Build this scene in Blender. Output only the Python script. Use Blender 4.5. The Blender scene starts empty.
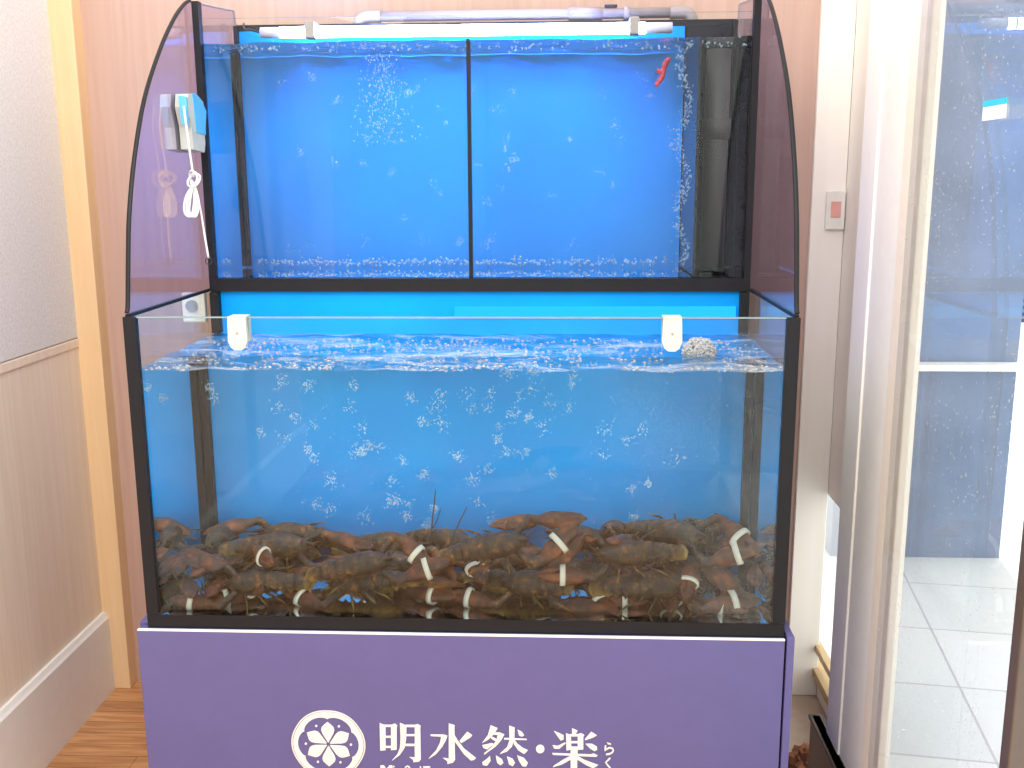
import bpy, bmesh, math, random
from mathutils import Vector, Matrix, Euler, noise
R = math.radians
random.seed(7)
SC = bpy.context.scene
COL = SC.collection
# ------------------------------------------------------------------ camera
cam_d = bpy.data.cameras.new('camera'); cam = bpy.data.objects.new('camera', cam_d); COL.objects.link(cam)
cam_d.sensor_width = 36.0; cam_d.lens = 1015.98 / 1024 * 36.0; cam_d.clip_start = .05
rt = Vector((.99885646, .04751818, -.00527191)); up = Vector((-.00429543, .19901682, .97998666)); fw = Vector((-.04761638, .97884336, -.19899335))
M4 = Matrix((rt, up, -fw)).transposed().to_4x4(); M4.translation = Vector((.18434, -1.77501, 1.45671))
cam.matrix_world = M4
SC.camera = cam
# ------------------------------------------------------------------ world, sun, exposure
w = bpy.data.worlds.new('daylight'); SC.world = w; w.use_nodes = True
bg = w.node_tree.nodes['Background']; bg.inputs[0].default_value = (1.0, .97, .93, 1)
# overcast daylight: bright overhead and on the terrace side, dimmer towards the inside of the shop
_n = w.node_tree.nodes; _l = w.node_tree.links.new
_tc = _n.new('ShaderNodeTexCoord'); _sx = _n.new('ShaderNodeSeparateXYZ'); _l(_tc.outputs['Generated'], _sx.inputs[0])
def _m(op, a, b):
    k = _n.new('ShaderNodeMath'); k.operation = op
    for i, v in enumerate((a, b)):
        if isinstance(v, (int, float)): k.inputs[i].default_value = v
        else: _l(v, k.inputs[i])
    return k.outputs[0]
_sky = _m('MULTIPLY', _m('MAXIMUM', _sx.outputs[2], 0.), .9)
_side = _m('MULTIPLY', _m('MAXIMUM', _sx.outputs[0], 0.), 1.2)
_l(_m('ADD', _m('ADD', _sky, _side), 1.0), bg.inputs[1])
sd = bpy.data.lights.new('sun', 'SUN'); sd.energy = 3.0; sd.angle = R(1.0); sd.color = (1, .96, .9)
sun = bpy.data.objects.new('sun', sd); COL.objects.link(sun); sun.rotation_euler = Vector((-.10, -.75, -.70)).to_track_quat('-Z', 'Y').to_euler()
ad = bpy.data.lights.new('added_fill_light', 'AREA'); ad.shape = 'RECTANGLE'; ad.size = 1.2; ad.size_y = 1.2; ad.energy = 34; ad.color = (1, .97, .92)  # added unseen area light that brightens the jambs and walls
al_ = bpy.data.objects.new('added_fill_light', ad); COL.objects.link(al_); al_.location = (-.55, -1.5, 2.6)
al_.rotation_euler = Vector((.95, .55, -.85)).to_track_quat('-Z', 'Y').to_euler()
SC.view_settings.view_transform = 'Standard'; SC.view_settings.look = 'None'
SC.view_settings.exposure = 0.47; SC.view_settings.gamma = 1.0; SC.view_settings.use_curve_mapping = False
SC.cycles.max_bounces = 14; SC.cycles.transparent_max_bounces = 40; SC.cycles.glossy_bounces = 7
SC.cycles.transmission_bounces = 8; SC.cycles.diffuse_bounces = 4
SC.cycles.use_denoising = True; SC.cycles.sample_clamp_indirect = 6.0; SC.cycles.caustics_reflective = False

# ------------------------------------------------------------------ materials
def nmat(name):
    m = bpy.data.materials.new(name); m.use_nodes = True
    nt = m.node_tree; nt.nodes.clear(); o = nt.nodes.new('ShaderNodeOutputMaterial')
    return m, nt, o
def N(nt, t, **kw):
    n = nt.nodes.new('ShaderNode' + t)
    for k, v in kw.items():
        if k in n.inputs.keys(): n.inputs[k].default_value = v
        else: setattr(n, k, v)
    return n
def c4(c): return (c[0], c[1], c[2], 1)
def ramp(nt, stops, interp='LINEAR'):
    r = nt.nodes.new('ShaderNodeValToRGB'); e = r.color_ramp.elements; r.color_ramp.interpolation = interp
    while len(e) < len(stops): e.new(.5)
    for el, (p, c) in zip(e, stops): el.position = p; el.color = c4(c) if len(c) == 3 else c
    return r
def plain(name, col, rough=.5, metal=0., spec=.5, var=.06, scale=30.):
    m, nt, o = nmat(name); L = nt.links.new
    p = N(nt, 'BsdfPrincipled'); p.inputs['Roughness'].default_value = rough; p.inputs['Metallic'].default_value = metal
    p.inputs['Specular IOR Level'].default_value = spec
    tc = N(nt, 'TexCoord'); nz = N(nt, 'TexNoise'); nz.inputs['Scale'].default_value = scale; nz.inputs['Detail'].default_value = 4
    L(tc.outputs['Object'], nz.inputs['Vector'])
    r = ramp(nt, [(.3, tuple(c * (1 - var) for c in col)), (.7, tuple(min(1, c * (1 + var)) for c in col))])
    L(nz.outputs['Fac'], r.inputs[0]); L(r.outputs[0], p.inputs['Base Color']); L(p.outputs[0], o.inputs[0])
    return m
def wood(name, c1, c2, stretch, scale=6., rough=.45, planks=None):
    m, nt, o = nmat(name); L = nt.links.new
    tc = N(nt, 'TexCoord'); mp = N(nt, 'Mapping'); mp.inputs['Scale'].default_value = stretch
    L(tc.outputs['Object'], mp.inputs[0])
    nz = N(nt, 'TexNoise'); nz.inputs['Scale'].default_value = scale; nz.inputs['Detail'].default_value = 7; nz.inputs['Distortion'].default_value = .6
    L(mp.outputs[0], nz.inputs['Vector'])
    r = ramp(nt, [(.28, c1), (.5, tuple((a + b) / 2 for a, b in zip(c1, c2))), (.72, c2)]); L(nz.outputs['Fac'], r.inputs[0])
    p = N(nt, 'BsdfPrincipled'); p.inputs['Roughness'].default_value = rough
    col = r.outputs[0]
    if planks:
        br = N(nt, 'TexBrick'); br.offset = .37
        for k, v in (('Scale', 1.), ('Mortar Size', .0012), ('Brick Width', planks[0]), ('Row Height', planks[1])): br.inputs[k].default_value = v
        br.inputs['Color1'].default_value = (1, 1, 1, 1); br.inputs['Color2'].default_value = (.72, .68, .64, 1); br.inputs['Mortar'].default_value = (.35, .3, .27, 1)
        L(tc.outputs['Object'], br.inputs['Vector'])
        mx = N(nt, 'MixRGB', blend_type='MULTIPLY'); mx.inputs[0].default_value = 1
        L(col, mx.inputs[1]); L(br.outputs['Color'], mx.inputs[2]); col = mx.outputs[0]
    L(col, p.inputs['Base Color']); L(p.outputs[0], o.inputs[0])
    return m
def fresnel(nt, ior):
    # the same Fresnel on both faces of a pane
    g = N(nt, 'NewGeometry'); mx = N(nt, 'Mix'); mx.data_type = 'FLOAT'
    mx.inputs[2].default_value = ior; mx.inputs[3].default_value = 1 / ior
    nt.links.new(g.outputs['Backfacing'], mx.inputs[0])
    f = N(nt, 'Fresnel'); nt.links.new(mx.outputs[0], f.inputs[0])
    return f
def glass(name, tint=(.97, .99, .985), specks=False, ior=1.5):
    m, nt, o = nmat(name); L = nt.links.new
    f = fresnel(nt, ior); t = N(nt, 'BsdfTransparent'); t.inputs[0].default_value = c4(tint)
    g = N(nt, 'BsdfGlossy'); g.inputs['Roughness'].default_value = .015
    mx = N(nt, 'MixShader'); L(f.outputs[0], mx.inputs[0]); L(t.outputs[0], mx.inputs[1]); L(g.outputs[0], mx.inputs[2])
    last = mx.outputs[0]
    if specks:     # dried droplets and dust on the pane: thicker in one corner
        tc = N(nt, 'TexCoord'); v = N(nt, 'TexVoronoi'); v.inputs['Scale'].default_value = specks[0]; L(tc.outputs['Object'], v.inputs['Vector'])
        wn = N(nt, 'TexNoise'); wn.inputs['Scale'].default_value = 5; L(tc.outputs['Object'], wn.inputs['Vector'])
        sx = N(nt, 'SeparateXYZ'); L(tc.outputs['Object'], sx.inputs[0])
        mr = N(nt, 'MapRange'); mr.inputs[1].default_value = specks[2]; mr.inputs[2].default_value = specks[3]; L(sx.outputs[specks[1]], mr.inputs[0])
        th = N(nt, 'Math', operation='MULTIPLY'); L(wn.outputs['Fac'], th.inputs[0]); L(mr.outputs[0], th.inputs[1])
        th2 = N(nt, 'Math', operation='MULTIPLY'); L(th.outputs[0], th2.inputs[0]); th2.inputs[1].default_value = specks[4]
        lt = N(nt, 'Math', operation='LESS_THAN'); L(v.outputs['Distance'], lt.inputs[0]); L(th2.outputs[0], lt.inputs[1])
        k = N(nt, 'Math', operation='MULTIPLY'); L(lt.outputs[0], k.inputs[0]); k.inputs[1].default_value = specks[5]
        d = N(nt, 'BsdfDiffuse'); d.inputs[0].default_value = (.8, .78, .74, 1)
        m2 = N(nt, 'MixShader'); L(k.outputs[0], m2.inputs[0]); L(last, m2.inputs[1]); L(d.outputs[0], m2.inputs[2]); last = m2.outputs[0]
    L(last, o.inputs[0]); return m
def water_mat(name, tint, foam=None, bump=.25):
    m, nt, o = nmat(name); L = nt.links.new
    tc = N(nt, 'TexCoord'); nz = N(nt, 'TexNoise'); nz.inputs['Scale'].default_value = 26; nz.inputs['Detail'].default_value = 4; nz.inputs['Distortion'].default_value = 1.2
    L(tc.outputs['Object'], nz.inputs['Vector'])
    # the surface ripples, the faces against the glass stay flat
    ge = N(nt, 'NewGeometry'); sp = N(nt, 'SeparateXYZ'); L(ge.outputs['Normal'], sp.inputs[0])
    ab = N(nt, 'Math', operation='ABSOLUTE'); L(sp.outputs[2], ab.inputs[0])
    sz = N(nt, 'SeparateXYZ'); L(tc.outputs['Object'], sz.inputs[0])
    gt = N(nt, 'Math', operation='GREATER_THAN'); L(sz.outputs[2], gt.inputs[0]); gt.inputs[1].default_value = .3
    topm = N(nt, 'Math', operation='MULTIPLY'); L(gt.outputs[0], topm.inputs[0])
    g5 = N(nt, 'Math', operation='GREATER_THAN'); L(ab.outputs[0], g5.inputs[0]); g5.inputs[1].default_value = .5; L(g5.outputs[0], topm.inputs[1])
    bm = N(nt, 'Bump'); bm.inputs['Distance'].default_value = .02
    st = N(nt, 'Math', operation='MULTIPLY'); L(topm.outputs[0], st.inputs[0]); st.inputs[1].default_value = bump
    L(st.outputs[0], bm.inputs['Strength']); L(nz.outputs['Fac'], bm.inputs['Height'])
    f = N(nt, 'Fresnel'); f.inputs[0].default_value = 1.33; L(bm.outputs[0], f.inputs['Normal'])
    t = N(nt, 'BsdfTransparent'); t.inputs[0].default_value = c4(tint)
    g = N(nt, 'BsdfGlossy'); g.inputs['Roughness'].default_value = .02; g.inputs[0].default_value = (.95, .97, 1, 1); L(bm.outputs[0], g.inputs['Normal'])
    mx = N(nt, 'MixShader'); L(f.outputs[0], mx.inputs[0]); L(t.outputs[0], mx.inputs[1]); L(g.outputs[0], mx.inputs[2])
    last = mx.outputs[0]
    if foam:       # froth drifting on the surface
        n2 = N(nt, 'TexNoise'); n2.inputs['Scale'].default_value = foam[0]; n2.inputs['Detail'].default_value = 8; n2.inputs['Roughness'].default_value = .72; n2.inputs['Distortion'].default_value = 1.6
        mp = N(nt, 'Mapping'); mp.inputs['Scale'].default_value = (.6, 1.3, 1); L(tc.outputs['Object'], mp.inputs[0]); L(mp.outputs[0], n2.inputs['Vector'])
        rr = ramp(nt, [(foam[1], (0, 0, 0)), (foam[2], (1, 1, 1))]); L(n2.outputs['Fac'], rr.inputs[0])
        k = N(nt, 'Math', operation='MULTIPLY'); L(rr.outputs[0], k.inputs[0]); L(topm.outputs[0], k.inputs[1])
        k2 = N(nt, 'Math', operation='MULTIPLY'); L(k.outputs[0], k2.inputs[0]); k2.inputs[1].default_value = foam[3]
        d = N(nt, 'BsdfDiffuse'); d.inputs[0].default_value = (.8, .82, .86, 1)
        m2 = N(nt, 'MixShader'); L(k2.outputs[0], m2.inputs[0]); L(last, m2.inputs[1]); L(d.outputs[0], m2.inputs[2]); last = m2.outputs[0]
    L(last, o.inputs[0]); return m
def glow(name, col, strength):
    m, nt, o = nmat(name); e = N(nt, 'Emission'); e.inputs[0].default_value = c4(col); e.inputs[1].default_value = strength
    nt.links.new(e.outputs[0], o.inputs[0]); return m
def bubble_mat(name, col, k):
    m, nt, o = nmat(name); L = nt.links.new
    lw = N(nt, 'LayerWeight'); lw.inputs[0].default_value = .35
    rr = N(nt, 'MapRange'); rr.inputs[3].default_value = k * .75; rr.inputs[4].default_value = k; L(lw.outputs['Facing'], rr.inputs[0])
    t = N(nt, 'BsdfTransparent'); d = N(nt, 'BsdfPrincipled'); d.inputs['Base Color'].default_value = c4(col); d.inputs['Roughness'].default_value = .2
    mx = N(nt, 'MixShader'); L(rr.outputs[0], mx.inputs[0]); L(t.outputs[0], mx.inputs[1]); L(d.outputs[0], mx.inputs[2]); L(mx.outputs[0], o.inputs[0])
    return m
def lobster_mat():
    m, nt, o = nmat('lobster_shell'); L = nt.links.new
    tc = N(nt, 'TexCoord'); oi = N(nt, 'ObjectInfo')
    ad = N(nt, 'VectorMath', operation='ADD'); L(tc.outputs['Object'], ad.inputs[0]); L(oi.outputs['Location'], ad.inputs[1])
    n1 = N(nt, 'TexNoise'); n1.inputs['Scale'].default_value = 46; n1.inputs['Detail'].default_value = 8; n1.inputs['Roughness'].default_value = .7; L(ad.outputs[0], n1.inputs['Vector'])
    r1 = ramp(nt, [(.34, (.009, .006, .005)), (.46, (.030, .019, .011)), (.54, (.056, .042, .018)), (.61, (.18, .070, .020)), (.70, (.42, .24, .06))]); L(n1.outputs['Fac'], r1.inputs[0])
    sx = N(nt, 'SeparateXYZ'); L(tc.outputs['Object'], sx.inputs[0])
    # claws are redder, the underside and the legs more orange
    mr = N(nt, 'MapRange'); mr.inputs[1].default_value = .085; mr.inputs[2].default_value = .13; mr.inputs[4].default_value = .5; L(sx.outputs[1], mr.inputs[0])
    n2 = N(nt, 'TexNoise'); n2.inputs['Scale'].default_value = 30; n2.inputs['Detail'].default_value = 5; L(ad.outputs[0], n2.inputs['Vector'])
    r2 = ramp(nt, [(.38, (.045, .014, .008)), (.52, (.20, .045, .016)), (.66, (.46, .13, .04))]); L(n2.outputs['Fac'], r2.inputs[0])
    m1 = N(nt, 'MixRGB'); L(mr.outputs[0], m1.inputs[0]); L(r1.outputs[0], m1.inputs[1]); L(r2.outputs[0], m1.inputs[2])
    mz = N(nt, 'MapRange'); mz.inputs[1].default_value = .022; mz.inputs[2].default_value = .010; mz.inputs[3].default_value = 0; mz.inputs[4].default_value = .65; L(sx.outputs[2], mz.inputs[0])
    r3 = ramp(nt, [(.35, (.16, .10, .02)), (.55, (.42, .26, .05)), (.72, (.55, .40, .14))]); L(n2.outputs['Fac'], r3.inputs[0])
    m2 = N(nt, 'MixRGB'); L(mz.outputs[0], m2.inputs[0]); L(m1.outputs[0], m2.inputs[1]); L(r3.outputs[0], m2.inputs[2])
    bm = N(nt, 'Bump'); bm.inputs['Strength'].default_value = .8; bm.inputs['Distance'].default_value = .006; L(n1.outputs['Fac'], bm.inputs['Height'])
    p = N(nt, 'BsdfPrincipled'); p.inputs['Roughness'].default_value = .42; L(m2.outputs[0], p.inputs['Base Color']); L(bm.outputs[0], p.inputs['Normal']); L(p.outputs[0], o.inputs[0])
    return m
def blue_panel(name, ca, cb):
    m, nt, o = nmat(name); L = nt.links.new
    tc = N(nt, 'TexCoord'); n1 = N(nt, 'TexNoise'); n1.inputs['Scale'].default_value = 3; n1.inputs['Detail'].default_value = 5; L(tc.outputs['Object'], n1.inputs['Vector'])
    r = ramp(nt, [(.3, ca), (.7, cb)]); L(n1.outputs['Fac'], r.inputs[0])
    p = N(nt, 'BsdfPrincipled'); p.inputs['Roughness'].default_value = .6; p.inputs['Specular IOR Level'].default_value = .1
    L(r.outputs[0], p.inputs['Base Color']); L(p.outputs[0], o.inputs[0]); return m

MT = dict(
    glass=glass('clear_glass'),
    wetglass=glass('pane_against_water', ior=1.24),
    wingglass=glass('violet_spill_wing_glass', (.87, .84, .98), ior=1.65),  # violet tint stands in for blue tank light on the wings
    darkpipe=plain('dark_pipe', (.07, .058, .055), .5),
    front=glass('speckled_glass', (.975, .99, .985), (420., 0, -.15, .6, .50, .18), 1.24),
    door=glass('dusty_door_glass', (.90, .92, .93), (85., 2, -4., -1., .22, .35)),
    water_low=water_mat('lower_water', (.93, .975, .99), (6., .50, .74, .6), .5),
    water_up=water_mat('upper_water', (.94, .97, 1.), (14., .60, .70, .6), .6),
    blue_up=blue_panel('royal_blue_panel', (.003, .26, .90), (.006, .34, .95)),
    blue_low=blue_panel('sky_blue_panel', (.003, .29, .82), (.005, .38, .92)),
    black=plain('black_silicone', (.008, .008, .010), .5, spec=.25),
    blackgrey=plain('smoked_black', (.007, .006, .012), .2, spec=.3),
    edge=plain('polished_glass_edge', (.22, .30, .31), .2),
    white=plain('white_plastic', (.78, .77, .71), .4),
    band=plain('cream_rubber', (.80, .78, .66), .5),
    cream=plain('cream_plastic', (.50, .53, .46), .45),
    cyan=plain('light_blue_plastic', (.10, .45, .85), .4),
    cord=plain('white_cord', (.85, .85, .82), .7),
    grey=plain('grey_plastic', (.32, .29, .27), .5),
    pipe=plain('grey_pipe', (.30, .26, .25), .45),
    dark=plain('dark_plastic', (.015, .015, .018), .4),
    purple=plain('violet_laminate', (.092, .086, .235), .38, var=.03),
    ink=plain('cream_lettering', (.70, .67, .64), .5, var=.02),
    backwood=wood('pale_pink_wood', (.49, .325, .265), (.56, .385, .32), (9, 9, .35)),
    leftwood=wood('light_oak_panel', (.76, .64, .51), (.84, .73, .60), (9, 9, .35)),
    trimwood=wood('honey_trim_wood', (.76, .52, .28), (.82, .59, .34), (9, 9, .4)),
    floor=wood('orange_plank_floor', (.45, .19, .07), (.78, .43, .20), (1.2, 14, 8), 5., .35, (.9, .055)),
    paper=plain('speckled_wallpaper', (.70, .69, .68), .85, var=.10, scale=140.),
    skirt=plain('white_skirting', (.80, .79, .76), .4, var=.02),
    wallpale=wood('pale_beige_wall', (.88, .83, .75), (.92, .88, .81), (7, 7, .25), 4., .6),
    jamb=plain('light_grey_jamb', (.86, .84, .79), .45, var=.02),
    jambwhite=plain('white_jamb', (.95, .93, .88), .4, var=.01),
    jambbeige=plain('beige_jamb', (.76, .69, .60), .5, var=.03),
    rail=plain('bronze_rail', (.10, .075, .06), .35, metal=.3),
    railgold=plain('gold_rail', (.52, .36, .17), .35, metal=.2),
    tile=None,
    slate=plain('blue_grey_cladding', (.20, .25, .36), .35, var=.2, scale=3.),
    red=plain('red_plastic', (.75, .05, .08), .4),
    palered=plain('pale_red_print', (.72, .36, .30), .5),
    teal=plain('teal_print', (.02, .42, .55), .5),
    brown=plain('crumpled_brown', (.22, .08, .03), .8, var=.4, scale=40.),
    stone=plain('beige_threshold', (.42, .33, .25), .5),
    maroon=plain('maroon_panel', (.12, .02, .03), .5),
    bubble=bubble_mat('bubble', (.72, .9, .95), .38),
    bubbleup=bubble_mat('pale_bubble', (.6, .8, 1.), .5),
    froth=bubble_mat('froth', (.62, .62, .63), .62),
    lamp=glow('lamp_glow', (.34, .42, 1.), 50.),
    lampcap=plain('lamp_cap', (.55, .55, .7), .4),
    bar=glow('reflected_band_glow', (.02, .42, 1.), 1.1),
    antenna=plain('dark_antenna', (.03, .02, .03), .5),
    eye=plain('black_eye', (.006, .006, .006), .15),
)
def tile_mat():
    m, nt, o = nmat('white_outdoor_tile'); L = nt.links.new
    tc = N(nt, 'TexCoord'); mp = N(nt, 'Mapping'); mp.inputs['Rotation'].default_value = (0, 0, R(8)); L(tc.outputs['Object'], mp.inputs[0])
    br = N(nt, 'TexBrick'); br.offset = 0.
    for k, v in (('Scale', 1.), ('Mortar Size', .004), ('Brick Width', .4), ('Row Height', .4)): br.inputs[k].default_value = v
    br.inputs['Color1'].default_value = (.70, .72, .72, 1); br.inputs['Color2'].default_value = (.64, .67, .68, 1); br.inputs['Mortar'].default_value = (.45, .46, .46, 1)
    L(mp.outputs[0], br.inputs['Vector']); p = N(nt, 'BsdfPrincipled'); p.inputs['Roughness'].default_value = .5
    L(br.outputs['Color'], p.inputs['Base Color']); L(p.outputs[0], o.inputs[0]); return m
MT['tile'] = tile_mat()
MT['lobster'] = lobster_mat()

# ------------------------------------------------------------------ mesh helpers
def box(bm, x0, x1, y0, y1, z0, z1, bev=0.):
    b2 = bmesh.new(); bmesh.ops.create_cube(b2, size=1)
    for v in b2.verts: v.co = Vector(((x0 + x1) / 2 + v.co.x * (x1 - x0), (y0 + y1) / 2 + v.co.y * (y1 - y0), (z0 + z1) / 2 + v.co.z * (z1 - z0)))
    if bev: bmesh.ops.bevel(b2, geom=b2.edges[:], offset=bev, segments=2, affect='EDGES', profile=.5)
    join(bm, b2)
def join(bm, b2):
    mp = [bm.verts.new(v.co) for v in b2.verts]; b2.verts.index_update()
    for f in b2.faces: bm.faces.new([mp[v.index] for v in f.verts])
    b2.free()
def frames(path):
    path = [Vector(p) for p in path]; out = []; ref = None
    for i, p in enumerate(path):
        d = (path[min(i + 1, len(path) - 1)] - path[max(i - 1, 0)]).normalized()
        if ref is None: ref = Vector((0, 0, 1)) if abs(d.z) < .9 else Vector((1, 0, 0))
        s = d.cross(ref)
        if s.length < 1e-4: s = d.orthogonal()
        s.normalize(); u = s.cross(d).normalized(); ref = u
        out.append((p, s, u))
    return out
def loft(bm, path, radii, n=10, cap=True):
    # radii: float or (side, up) per point
    rings = []
    for (p, s, u), r in zip(frames(path), radii):
        a, b = (r, r) if not isinstance(r, tuple) else r
        rings.append([bm.verts.new(p + s * (a * math.cos(2 * math.pi * k / n)) + u * (b * math.sin(2 * math.pi * k / n))) for k in range(n)])
    for q, t in zip(rings, rings[1:]):
        for k in range(n): bm.faces.new((q[k], q[(k + 1) % n], t[(k + 1) % n], t[k]))
    if cap: bm.faces.new(rings[0][::-1]); bm.faces.new(rings[-1])
def tube(bm, path, r, n=8): loft(bm, path, [r] * len(path), n)
def cyl(bm, a, b, r, n=20): loft(bm, [a, b], [r, r], n)
def prism(bm, poly, fa, fb):
    # poly of 2D points; fa, fb map a point to 3D for the two faces
    A = [bm.verts.new(fa(*p)) for p in poly]; B = [bm.verts.new(fb(*p)) for p in poly]; n = len(poly)
    bm.faces.new(A); bm.faces.new(B[::-1])
    for i in range(n): bm.faces.new((A[i], B[i], B[(i + 1) % n], A[(i + 1) % n]))
def sphere(bm, c, r, sub=1, sq=(1, 1, 1)):
    b2 = bmesh.new(); bmesh.ops.create_icosphere(b2, subdivisions=sub, radius=1)
    for v in b2.verts: v.co = Vector((c[0] + v.co.x * r * sq[0], c[1] + v.co.y * r * sq[1], c[2] + v.co.z * r * sq[2]))
    join(bm, b2)
def spline(pts, k=6):
    P = [Vector(p) for p in pts]; P = [2 * P[0] - P[1]] + P + [2 * P[-1] - P[-2]]; out = []
    for i in range(1, len(P) - 2):
        for j in range(k):
            t = j / k; a, b, c, d = P[i - 1:i + 3]
            out.append(.5 * ((2 * b) + (c - a) * t + (2 * a - 5 * b + 4 * c - d) * t * t + (3 * b - a - 3 * c + d) * t ** 3))
    out.append(P[-2]); return out
def obj(name, bm, mat, parent=None, smooth=False, flat_fix=True):
    me = bpy.data.meshes.new(name)
    if flat_fix: bmesh.ops.recalc_face_normals(bm, faces=bm.faces[:])
    bm.to_mesh(me); bm.free(); me.materials.append(MT[mat] if isinstance(mat, str) else mat)
    if smooth:
        for p in me.polygons: p.use_smooth = True
    o = bpy.data.objects.new(name, me); COL.objects.link(o)
    if parent: o.parent = parent
    return o
def empty(name, loc, label=None, cat=None, group=None):
    o = bpy.data.objects.new(name, None); COL.objects.link(o); o.location = loc; o.empty_display_size = .05
    tag(o, label, cat, group); return o
def tag(o, label=None, cat=None, group=None, kind=None):
    if label: o['label'] = label
    if cat: o['category'] = cat
    if group: o['group'] = group
    if kind: o['kind'] = kind
    return o
def part(name, mat, parent, fill, smooth=False, label=None):
    # a part built in world coordinates under a thing standing at parent.location
    bm = bmesh.new(); fill(bm)
    bmesh.ops.translate(bm, verts=bm.verts[:], vec=-root_loc(parent))
    o = obj(name, bm, mat, parent, smooth)
    if label: o['label'] = label
    return o
def root_loc(o):
    v = Vector((0, 0, 0))
    while o: v = v + o.location; o = o.parent
    return v
def thing(name, mat, fill, label, cat, group=None, smooth=False, origin=(0, 0, 0), kind=None):
    bm = bmesh.new(); fill(bm); bmesh.ops.translate(bm, verts=bm.verts[:], vec=-Vector(origin))
    o = obj(name, bm, mat, None, smooth); o.location = origin
    return tag(o, label, cat, group, kind)
def struct(name, mat, fill, label=None, cat=None):
    bm = bmesh.new(); fill(bm); o = obj(name, bm, mat); o['kind'] = 'structure'
    if label: o['label'] = label
    if cat: o['category'] = cat
    return o

# ================================================================== the setting
struct('floor', 'floor', lambda b: box(b, -1.2, .68, -3.2, .97, -.05, 0))
struct('floor_threshold', 'stone', lambda b: box(b, .68, .98, -3.2, 1.7, -.05, -.001))
struct('floor_terrace', 'tile', lambda b: box(b, .98, 7.0, -3.2, 7.0, -.07, -.012))
struct('wall_back', 'backwood', lambda b: box(b, -1.2, .833, .95, 1.05, 0, 2.7))
struct('trim_7', 'wallpale', lambda b: box(b, .8335, .919, .935, 1.05, 0, 2.7, .002))
def lw(b): box(b, -1.24, -1.13, -3.2, .95, 0, 1.035)
struct('wall_left', 'leftwood', lw)
struct('wall_left_upper', 'paper', lambda b: box(b, -1.24, -1.128, -3.2, .95, 1.038, 2.7))
struct('trim_1', 'leftwood', lambda b: box(b, -1.2, -1.126, -3.2, .95, 1.012, 1.034, .001))
struct('trim_2', 'trimwood', lambda b: box(b, -1.131, -1.066, .90, .955, 0, 2.7, .002))
def bb(b):
    prism(b, [(-1.13, 0), (-1.112, 0), (-1.112, .222), (-1.117, .228), (-1.122, .238), (-1.13, .238)], lambda x, z: (x, -3.2, z), lambda x, z: (x, .902, z))
struct('baseboard_left', 'skirt', bb)
# right side: pale wall with a low glazed strip, a stepped door jamb, its bronze bottom rail, the glass leaf
def rw(b):
    box(b, .92, .95, .40, 1.7, .60, 2.7); box(b, .92, .95, .40, 1.7, 0, .06); box(b, .92, .95, 1.45, 1.7, .06, .60); box(b, .92, .95, .40, .48, .06, .60)
struct('wall_right', 'wallpale', rw)
wn = struct('window_1', 'railgold', lambda b: (box(b, .908, .93, .42, 1.5, .135, .155, .002), box(b, .905, .94, .42, 1.5, .058, .085, .002)))
part('window_pane', 'glass', wn, lambda b: box(b, .955, .961, .48, 1.45, .06, .6))
struct('trim_3', 'jambwhite', lambda b: (box(b, .79, .86, .262, .36, 0, 2.7, .002)))
struct('trim_4', 'jamb', lambda b: box(b, .794, .81, .10, .262, 0, 2.7, .002))
struct('trim_5', 'jambbeige', lambda b: box(b, .788, .803, .0, .10, 0, 2.7, .003))
struct('trim_6', 'rail', lambda b: (box(b, .772, .795, .06, .43, 0, .222, .003), box(b, .768, .80, .055, .435, .212, .222, .002)))
dr = struct('door_1', 'rail', lambda b: (box(b, .758, .782, -.57, -.545, 0, 2.6, .002), box(b, .758, .782, -.545, -.012, .0, .09, .002)))
part('door_pane', 'door', dr, lambda b: box(b, .766, .776, -.545, -.012, .09, 2.6))

# ================================================================== terrace outside
cl = thing('cladding_wall', 'slate', lambda b: box(b, 1.25, 1.90, 2.07, 2.40, -.012, 3.2), 'tall blue grey clad pillar on the white terrace behind the door glass', 'pillar', origin=(1.7, 2.2, -.012))
thing('ledge_rail', 'jambwhite', lambda b: (box(b, 1.30, 2.9, 1.99, 2.0695, .745, .768, .004), box(b, 2.80, 2.88, 2.0, 2.06, -.012, .745, .003)), 'white horizontal rail running across the blue grey pillar outside', 'rail', origin=(1.5, 2.03, -.012))
sb = empty('slatted_sign', (2.42, 2.9, -.012), 'small dark maroon slatted board on a post outside at the right edge', 'sign')
part('board', 'maroon', sb, lambda b: box(b, 2.24, 2.62, 2.90, 2.93, .80, 1.30, .004))
part('slat_grid', 'slate', sb, lambda b: [box(b, 2.25, 2.61, 2.885, 2.90, .82 + .03 * i, .832 + .03 * i) for i in range(8)])
part('post', 'white', sb, lambda b: cyl(b, (2.42, 2.95, -.012), (2.42, 2.95, 1.2), .02))

# ================================================================== cabinet under the tank
ZB = .62
cab = empty('base_cabinet', (0, .37, 0), 'violet laminate base cabinet with cream Japanese lettering carrying the tank', 'cabinet')
part('front_panel', 'purple', cab, lambda b: box(b, -.618, .60, -.012, .012, .012, ZB - .002, .0015))
part('side_panel', 'purple', cab, lambda b: box(b, -.622, -.605, .0125, .75, .012, ZB + .004, .0015))
part('side_panel', 'purple', cab, lambda b: box(b, .604, .618, -.012, .75, .012, ZB + .004, .0015))
part('top_panel', 'dark', cab, lambda b: box(b, -.604, .6035, .0125, .75, ZB - .03, ZB - .002))
part('back_panel', 'purple', cab, lambda b: box(b, -.604, .6035, .735, .75, .012, ZB - .031))
part('plinth', 'dark', cab, lambda b: box(b, -.59, .59, .02, .73, 0, .0119))
part('top_edge_highlight', 'skirt', cab, lambda b: box(b, -.617, .600, -.0125, -.006, ZB - .0035, ZB - .0005, .0006), label='white strip painted as the highlight on the front panel edge')  # white strip paints in the highlight along the panel's upper edge
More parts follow.
